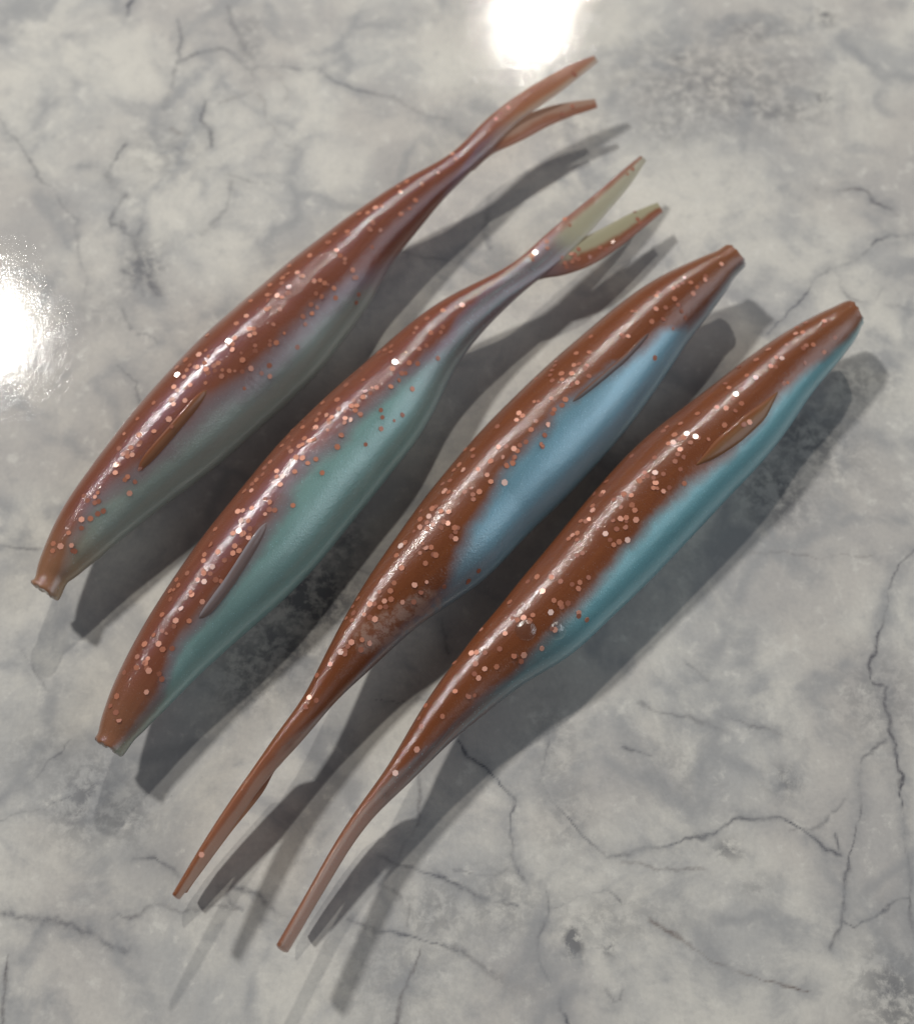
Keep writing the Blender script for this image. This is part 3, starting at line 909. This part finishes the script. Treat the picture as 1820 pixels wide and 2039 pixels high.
# ================================================================== lure 2
def lure_two():
    back = [(187, 1472.4), (194, 1462), (201, 1454), (203, 1440), (208.4, 1417), (226.9, 1361.5), (256.5, 1302), (289.7, 1239.5), (326.7, 1180.4), (363.7, 1125),
            (408, 1062), (452.4, 1006.7), (504, 943.9), (552, 884.7), (600, 836.7), (650, 788), (705.3, 740), (770, 681), (808, 650), (845, 621), (880, 598), (910, 581),
            (948.8, 564.5), (985, 545), (1016, 531), (1032, 520), (1050, 501), (1069.6, 481.5), (1092, 460), (1114.5, 443), (1142, 421), (1169.4, 399), (1195, 378), (1219, 356.7), (1245, 333), (1269, 311), (1277, 308)]
    belly = [(245.4, 1506.7), (260, 1489), (276.8, 1468.7), (300.8, 1446.5), (334, 1413), (385.8, 1357.8), (445, 1302), (504, 1250.6), (563, 1199),
             (622.4, 1139.7), (670.4, 1080.6), (711, 1028.9), (755.4, 975), (785.5, 934.4), (815, 900), (840.7, 864.7), (864.8, 819), (879, 788), (893.6, 754), (912.8, 720.6),
             (944, 682), (972.9, 648.5), (1013.7, 610), (1040, 582), (1060, 564), (1085, 550), (1110, 527), (1140, 497), (1169, 472), (1184, 449), (1202, 430), (1219, 411.6), (1245, 382), (1269, 351.7), (1284, 322)]
    bd = [(215, 1500), (256, 1472), (312, 1398), (334, 1324), (356, 1269), (393, 1232), (504, 1103), (533, 1047), (567, 980), (603, 939), (639, 903), (687, 855),
          (745, 802), (816, 742), (877, 687), (900, 639), (949, 596), (1009, 550), (1033, 531), (1080, 487), (1120, 454), (1180, 405), (1230, 360), (1278, 314)]
    nose, tail = (216, 1490), (1281, 312)
    d = sweep(nose, tail, back, belly, 240, ramp((0, .80), (.16, .74), (.48, .72), (.66, .79), (.79, .86), (1, .84)),
              ramp((0, .84), (.05, .80), (.65, .78), (.75, .64), (.81, .34), (.87, .17), (1, .15)), ramp((0, 14), (.62, 14), (.8, 10), (1, 8)), boundary=bd, flat_start=True, rest=True)
    c = d['rows'][60][0]
    root = lure_root('copper backed lure with teal belly and pale green forked tail, second from the left', Vector((c.x, c.y, 0)))
    mat = body_material('brown_teal_pearl_plastic', BRN1, (.31, .50, .48), (.48, .82, .92), .30, (.23, .185, .20), .22, tail_col=(.58, .60, .44), tail_edge=(.40, .17, .09), nose=.45)
    t1, t2 = split_parts(d, .80, mat, root, ramp((0, 0), (.5, 0), (.64, .9), (.80, 1), (.86, 2), (1, 2)))
    dz = d['dz']
    lm = thin_material('pale_green_tail_plastic', (.42, .17, .09), (.60, .62, .46), .18, .12, (.30, .22, .24))
    lo_o = [(1050, 577), (1066, 562), (1082, 554), (1119.5, 549), (1145, 541), (1169.4, 532), (1195, 518), (1219, 502), (1245, 483), (1269, 463), (1292, 444), (1314, 425)]
    lo_i = [(1035, 535), (1060, 518), (1090, 500), (1125, 486), (1162, 473), (1194, 457), (1220, 443), (1249, 427), (1280, 414), (1310, 402), (1319, 401)]
    b = sweep((1050, 556), (1318, 410), lo_i, lo_o, 70, ramp((0, .82 + dz), (.4, .76 + dz), (1, .58 + dz)), ramp((0, .5), (.15, .28), (.4, .17), (1, .15)), ramp((0, 10), (1, 10)), ring=28, grow=.07)
    b['shade'] = [-v for v in b['shade']]
    t3 = part_from('tail_lobe', b, lm, root)
    fm = thin_material('grey_fin_plastic', (.52, .52, .58), (.42, .36, .36), .25, .05)
    f = side_fin(root, t1, src([(1052, 630), (960, 760), (850, 930), (750, 1070), (693, 1140)], 200, 1200, 1.82),
                 src([(1102, 635), (1010, 800), (900, 970), (790, 1110), (725, 1165)], 200, 1200, 1.82), fm, half=.07)
    add_flakes(root, [t1, t2, t3, f], """1000 700 2.8:1030,568,b 870,608,d 740,680,d 632,800,d 770,797,m 565,962,m 475,1042,b 592,1048,m 455,1097,m 530,1135,d 560,1135,d 662,1055,d 213,1190,m 115,1155,d 72,1230,d 390,940,d 340,962,d 440,1245,m 618,1265,m 227,1282,B 285,1255,m 322,1252,b 268,1300,d 210,1332,m 115,1405,m 158,1403,m 147,1443,m 187,1472,d 62,1507,b 370,1500,d 468,1527,d 537,1478,d 360,1595,m 232,1725,d 358,1440,d 870,750,d 735,905,d 30,1650,d 1610,165,m 1615,190,d 830,1010,d|
600 600 2.8:1118,1635,m 997,1660,m 1028,1762,b 1073,1778,m 1048,1800,m 970,1750,d 947,1803,m 832,1862,m 940,1863,b 1037,1885,m 830,1810,d 745,1885,d 1130,1710,d 1180,1730,d 1225,1800,d|
700 1200 2.8:567,275,m 607,295,b 645,283,m 432,265,d 380,335,m 550,325,m 870,248,d 838,345,m 455,380,d 497,433,m 550,437,m 660,447,m 593,480,m 485,550,m 712,560,m 337,592,b 337,545,m 385,588,d 365,657,b 283,470,m 168,620,m 127,707,b 68,712,m 278,803,m 240,775,d 130,852,m 57,873,b 15,880,m 240,902,b 275,865,d 470,830,m 43,957,B 100,957,m 22,1040,B 103,1098,b 58,1065,d 25,1205,m 320,870,d 465,290,d 520,340,m 235,520,d|
200 1200 1.82:893,690,m 947,690,m 903,758,m 893,797,m 773,750,m 798,668,m 740,805,m 812,790,m 735,838,m 783,870,B 737,905,m 703,940,b 738,950,B 800,940,d 848,835,d 647,905,d 590,940,m 600,970,m 575,995,m 555,1000,m 665,1005,m 672,1020,m 728,1058,b 557,1045,d 613,1093,B 512,1128,m 585,1160,b 657,1162,m 467,1238,m 512,1215,d 493,1285,b 515,1315,m 418,1287,m 565,1310,d 378,1355,d 435,1365,m 422,1388,m 375,1413,m 440,1430,b 495,1447,d 510,1475,d 427,1545,b 268,1568,m 263,1655,d 308,1440,d|
700 100 1.348:1310,740,m 1330,765,d 1240,855,d 1365,860,d 1335,878,d 1300,895,d 1365,900,d 1340,910,d 1310,915,d 1450,855,d 1180,885,m 825,1105,m 1500,830,d 1600,740,d 1580,540,d 1350,895,d 1560,560,d 1610,755,d""")
    return root


# ================================================================== lure 3
def lure_three():
    back = [(1463.6, 490), (1442.8, 487), (1434, 495), (1424, 502.5), (1403.6, 511), (1357.4, 529.6), (1292.7, 562), (1228, 608), (1163.3, 663.6), (1103.3, 714), (1034, 779),
            (978.6, 834.5), (941.6, 873), (890, 935), (849, 986), (808.6, 1039), (768, 1096), (735.4, 1144.9), (706.9, 1193.6), (674.4, 1250.6), (641.9, 1315.6),
            (621.6, 1356), (605, 1390), (587, 1416), (567, 1436.8), (553, 1458), (539, 1477.5), (513, 1518), (480, 1562.5), (450.5, 1606.8), (421, 1651), (391.4, 1699), (365.5, 1743.6), (345, 1778)]
    belly = [(1479.8, 535), (1472, 544), (1461, 556), (1449.7, 575.8), (1431, 608), (1403.6, 640.5), (1366.6, 682), (1348, 714), (1311, 769.8), (1265, 834.5), (1228, 882),
             (1180, 934), (1133.8, 986), (1072.8, 1043), (1024, 1092), (987.4, 1136.7), (959, 1161), (922, 1185.5), (865.5, 1222), (824.8, 1250.6), (780, 1295),
             (727, 1344), (672, 1392.5), (635, 1436.8), (602, 1477.5), (576, 1506), (556, 1522), (534, 1550), (502, 1592), (461.6, 1651), (421, 1710), (387.7, 1754.6), (369, 1778), (358, 1792)]
    bd = [(1477, 520), (1431, 571), (1385, 631), (1330, 672), (1311, 659), (1274, 696), (1219, 742), (1140, 802), (1103, 834), (1034, 904), (988, 959), (971, 990),
          (943, 1039), (914, 1080), (890, 1116), (880, 1175), (857, 1202), (800, 1250), (727, 1332), (666, 1397), (605, 1452), (570, 1480), (518, 1540), (466, 1612), (403, 1700), (352, 1782)]
    nose, tail = (1472, 512), (351, 1788)
    d = sweep(nose, tail, back, belly, 240, ramp((0, .92), (.12, .82), (.4, .72), (.62, .78), (.78, .86), (1, 1.12)),
              ramp((0, .84), (.05, .80), (.6, .78), (.72, .85), (.82, .55), (1, .45)), ramp((0, 12), (.5, 12), (.60, 18), (.80, 72), (1, 76)), boundary=bd, flat_start=True, rest=True)
    c = d['rows'][70][0]
    root = lure_root('copper backed lure with steel blue belly and frosted scuff near its tail, third from left', Vector((c.x, c.y, 0)))
    mat = body_material('brown_steel_blue_plastic', BRN3, (.26, .48, .60), (.52, .84, 1.0), .24, (.24, .15, .13), .30, (.95, .8, .9), .35, .5, (.62, .47, .40), (.38, .14, .06))
    P0, P1 = Vector((735, 1270)), Vector((850, 1205))

    def frost(p):
        X, Y = project(p)
        v = Vector((X, Y)) - P0; ab = P1 - P0
        t = max(0, min(1, v.dot(ab) / ab.dot(ab)))
        dd = (v - ab * t).length
        return max(0, min(1, (34 - dd) / 8)) if p.z > .6 else 0
    t1, t2 = split_parts(d, .78, mat, root, ramp((0, .55), (.11, .4), (.16, 0), (.5, 0), (.58, .6), (.68, 1), (.74, 1), (.84, 2), (1, 2)), frost)
    dz = d['dz']
    lm = thin_material('amber_tail_plastic', (.36, .13, .055), (.50, .33, .24), .2, .12, (.20, .07, .035))
    o2 = [(560, 1470), (545, 1500), (520, 1545), (480, 1600), (440, 1655), (405, 1705), (378, 1745), (366, 1768)]
    i2 = [(602, 1477.5), (577, 1509), (548.5, 1531), (528, 1573.6), (502.3, 1606.8), (465.3, 1651), (432, 1695.5), (402.5, 1736), (380, 1765.7), (372, 1780)]
    b = sweep((578, 1472), (370, 1778), o2, i2, 60, ramp((0, .72 + dz), (.4, .56 + dz), (1, .40 + dz)), 1, 100, ring=28, grow=.16, edge_a=ramp((0, .12), (.3, .15), (.8, .12), (1, .07)))
    t3 = part_from('tail_lobe', b, lm, root)
    fm = thin_material('clear_fin_plastic', (.42, .22, .14), (.38, .38, .40), .35, .05)
    f = side_fin(root, t1, src([(745, 484), (620, 598), (500, 700), (420, 782)], 1400, 650, 1.456), src([(775, 488), (680, 606), (560, 712), (436, 795)], 1400, 650, 1.456), fm, .01, .035, .042)
    add_flakes(root, [t1, t2, t3, f], """1150 1100 2.8:1434,18,m 1520,18,m 1660,38,d 1440,68,m 1357,75,d 1563,92,b 1518,105,d 1222,60,d 1348,223,m 1465,232,m 1208,250,m 1373,315,m 1082,345,m 1112,368,m 1062,402,b 1223,412,d 1325,441,b 1182,482,m 903,455,d 1272,607,m 718,553,d 638,647,m 698,648,m 700,703,d 912,627,b 975,620,d 1040,640,b 1088,612,d 1068,658,m 847,743,m 947,710,d 980,780,m 1028,760,m 588,773,m 543,817,m 620,815,b 743,810,m 818,857,b 848,913,m 962,920,B 510,905,d 460,998,b 500,1000,m 632,997,d 753,997,m 700,1020,d 705,1060,d 500,1163,b 437,1160,m 365,1137,m 270,1155,d 493,1258,b 550,1295,m 265,1225,m 262,1292,b 370,1270,d 555,1330,d 557,1387,b 213,1325,d 103,1445,B 138,1420,m 285,1425,d 355,1458,m 310,1460,d 393,1522,m 307,1590,m 68,1525,m 112,1627,m 748,1652,d 653,1757,d 48,1753,m 217,1768,b 317,1745,b 270,1830,d 22,1888,m 117,1912,b 210,1910,d 17,1818,m 462,1785,d|
1400 650 1.456:1070,192,b 1000,260,b 910,250,b 965,292,m 938,272,m 948,320,m 862,295,m 868,342,m 790,330,m 788,385,b 770,440,m 820,430,d 685,395,m 830,380,d 900,395,d 915,425,d 640,495,m 668,503,b 508,505,m 862,470,d 783,597,m 500,572,m 445,577,m 435,628,m 490,630,b 353,630,d 340,650,d|
900 1400 1.6545:323,643,b 373,658,m 295,693,b 348,717,b 395,628,b 208,712,m 240,655,d 265,617,m 180,877,B 233,830,b 285,818,m 322,835,m 215,850,d 130,937,b 65,992,m 27,1100,b 10,1145,d|
450 1900 1.82:268,1147,b 720,430,d""")
    return root


# ================================================================== lure 4
def lure_four():
    back = [(1704, 600), (1682, 598.5), (1672, 605), (1660, 611), (1625, 626.6), (1565, 659), (1509.8, 695.9), (1454, 737.5), (1403.6, 779), (1348, 820.6), (1292.7, 862),
            (1246.5, 905), (1200, 957), (1160, 1004), (1122, 1050), (1085, 1096), (1036, 1153), (995.6, 1201.8), (950.9, 1254.6), (906, 1315.6), (865.5, 1368.5),
            (833, 1421), (804.5, 1470), (775.8, 1521.8), (746, 1562.5), (713, 1606.8), (683.4, 1651), (653.8, 1699), (624.2, 1754.6), (594.7, 1806), (572.5, 1843), (549, 1884)]
    belly = [(1715, 650), (1709, 664), (1704, 676), (1697, 690), (1662, 732.8), (1625, 769.8), (1600, 805), (1578, 843.7), (1533, 903.8), (1486.7, 954.6), (1440.5, 1000.8), (1380.5, 1065.5),
             (1339, 1109.8), (1292, 1159), (1243, 1206), (1194.8, 1250.6), (1158, 1290), (1121.6, 1315.6), (1072.8, 1340), (1036, 1364), (991.5, 1401),
             (946.8, 1437.6), (901.4, 1472), (857, 1518), (820, 1556), (788, 1584.6), (764, 1606), (743, 1626), (716.6, 1662), (687, 1703), (667, 1741), (639, 1786), (614, 1827), (594, 1865.5), (574.3, 1896)]
    bd = [(1722, 622), (1717, 640), (1681, 677), (1634, 714), (1588, 756), (1556, 781), (1473, 876), (1427, 922), (1380, 950), (1320, 1015), (1265, 1070), (1228, 1110),
          (1174, 1173), (1146, 1218), (1101, 1250), (1073, 1290), (1020, 1340), (960, 1385), (895, 1450), (830, 1508), (775, 1550), (720, 1615), (665, 1690), (604, 1800), (558, 1886)]
    nose, tail = (1712, 622), (562, 1891)
    d = sweep(nose, tail, back, belly, 240, ramp((0, .94), (.12, .84), (.4, .74), (.62, .80), (.78, .92), (1, 1.16)),
              ramp((0, .84), (.05, .80), (.6, .78), (.72, .85), (.82, .55), (1, .45)), ramp((0, 12), (.5, 12), (.60, 18), (.80, 72), (1, 78)), boundary=bd, flat_start=True, rest=True)
    c = d['rows'][70][0]
    root = lure_root('copper backed lure with turquoise belly and two air bubbles, rightmost of the four', Vector((c.x, c.y, 0)))
    mat = body_material('brown_turquoise_plastic', BRN3, (.23, .51, .575), (.50, .88, 1.0), .22, (.25, .16, .14), .25, (.95, .8, .9), .35, .5, (.60, .46, .41), (.38, .15, .08))
    t1, t2 = split_parts(d, .79, mat, root, ramp((0, 0), (.53, 0), (.6, .5), (.70, 1), (.75, 1), (.86, 2), (1, 2)))
    dz = d['dz']
    lm = thin_material('rosy_tail_plastic', (.36, .135, .075), (.50, .34, .27), .2, .12, (.20, .075, .04))
    o2 = [(x + 14, y + 8) for x, y in back[-9:]]
    i2 = [(810, 1560), (786.8, 1586), (766, 1606.8), (747, 1617), (718, 1660), (689, 1701), (666, 1738), (637, 1782), (611, 1822), (592, 1860)]
    b = sweep((790, 1550), (600, 1850), o2, i2, 60, ramp((0, .76 + dz), (.4, .60 + dz), (1, .42 + dz)), 1, 96, ring=28, grow=.16, edge_a=ramp((0, .12), (.3, .15), (.8, .11), (1, .07)))
    t3 = part_from('tail_lobe', b, lm, root)
    fm = thin_material('orange_fin_plastic', (.48, .20, .08), (.48, .27, .13), .2, .05)
    f = side_fin(root, t1, src([(1300, 738), (1150, 848), (1030, 950), (942, 1052)], 1400, 650, 1.456), src([(1335, 738), (1270, 865), (1160, 965), (1050, 1040), (972, 1072)], 1400, 650, 1.456), fm, .012, .045)
    add_flakes(root, [t1, t2, t3, f], """1150 1100 2.8:1120,1650,m 1232,1702,m 1005,1912,m|
1600 1100 2.8:1708,33,m 1780,50,B 1560,135,m 1530,100,d 1618,188,b 1663,265,m 1460,297,b 1535,303,b 1613,325,d 1300,350,m 1160,432,m 1045,460,m 1523,445,m 1730,420,b 1675,445,d 1283,540,b 1210,515,m 1183,547,m 1110,525,m 1390,562,m 1060,598,m 1098,592,B 1155,645,b 1135,685,d 1185,710,d 1113,745,d 755,700,d 945,715,d 862,840,m 948,838,B 935,880,d 952,922,m 818,905,m 935,965,m 965,968,m 1017,993,b 1158,810,d 1190,928,m 545,912,m 520,1002,b 445,1015,d 432,1113,m 432,1150,b 690,1018,m 752,1027,m 757,1107,m 780,1150,m 665,1125,d 663,1220,b 710,1212,m 710,1243,d 790,1230,b 600,1235,d 335,1240,m 403,1225,b 265,1357,b 305,1340,m 235,1387,m 537,1345,B 720,1397,B 650,1412,m 605,1437,m 575,1395,d 300,1522,d 92,1705,m 397,1708,d 325,1748,m 313,1800,m 18,1820,b 110,1898,m 165,1923,m|
1400 650 1.456:1513,438,b 1508,458,d 1420,487,m 1390,492,b 1465,540,m 1435,543,d 1350,540,d 1560,510,d 1512,572,m 1430,618,d 1272,560,m 1220,605,m 1305,595,b 1330,598,B 1282,632,b 1355,703,m|
900 1400 1.6545:868,768,b 985,787,b 820,883,b 845,880,m 958,862,d 738,930,m 885,960,b 943,950,m 835,985,d 855,1005,b 1028,897,m 1077,893,b 1165,860,b 1228,768,b 1075,710,b 1045,720,m 1103,725,m 1120,697,m 1208,683,B 1255,640,m 925,668,m 1345,685,b 1385,720,m 740,1070,m 835,1090,d 597,1140,m 678,1193,m 563,1203,d 575,1243,d 553,1355,b 448,1470,B""")
    # two air bubbles trapped under the skin
    for X, Y, r in ((1047, 1254, .15), (1110, 1256, .13)):
        h = t1.ray_cast(CAM, ray(X, Y).normalized())
        if h[0] is None:
            continue
        bm = bmesh.new()
        bmesh.ops.create_uvsphere(bm, u_segments=24, v_segments=12, radius=1.0)
        nr = h[1] if h[1].dot(CAM - h[0]) > 0 else -h[1]
        M = Matrix.Translation(h[0] - nr * .012) @ nr.to_track_quat('Z', 'Y').to_matrix().to_4x4() @ Matrix.Diagonal((r, r, .06, 1))
        bm.transform(M)
        me = bpy.data.meshes.new('air_bubble'); bm.to_mesh(me); bm.free()
        me.shade_smooth()
        link_mesh('air_bubble', me, BUBBLE, root)
    return root


def bubble_material():
    m, nt, bs, out = new_mat('clear_bubble_plastic')
    tc = N(nt, 'ShaderNodeTexCoord').outputs['Object']
    g = N(nt, 'ShaderNodeBsdfGlossy'); g.inputs['Roughness'].default_value = .22
    b = N(nt, 'ShaderNodeBump'); b.inputs['Strength'].default_value = .6; b.inputs['Distance'].default_value = .02
    L(nt, tex_noise(nt, tc, 16, 3, .6), b.inputs['Height']); L(nt, b.outputs[0], g.inputs['Normal'])
    tp = N(nt, 'ShaderNodeBsdfTransparent')
    mx = N(nt, 'ShaderNodeMixShader'); mx.inputs[0].default_value = .84
    L(nt, g.outputs[0], mx.inputs[1]); L(nt, tp.outputs[0], mx.inputs[2]); L(nt, mx.outputs[0], out.inputs['Surface'])
    return m


BUBBLE = bubble_material()
lure_one()
lure_two()
lure_three()
lure_four()
bpy.context.view_layer.update()
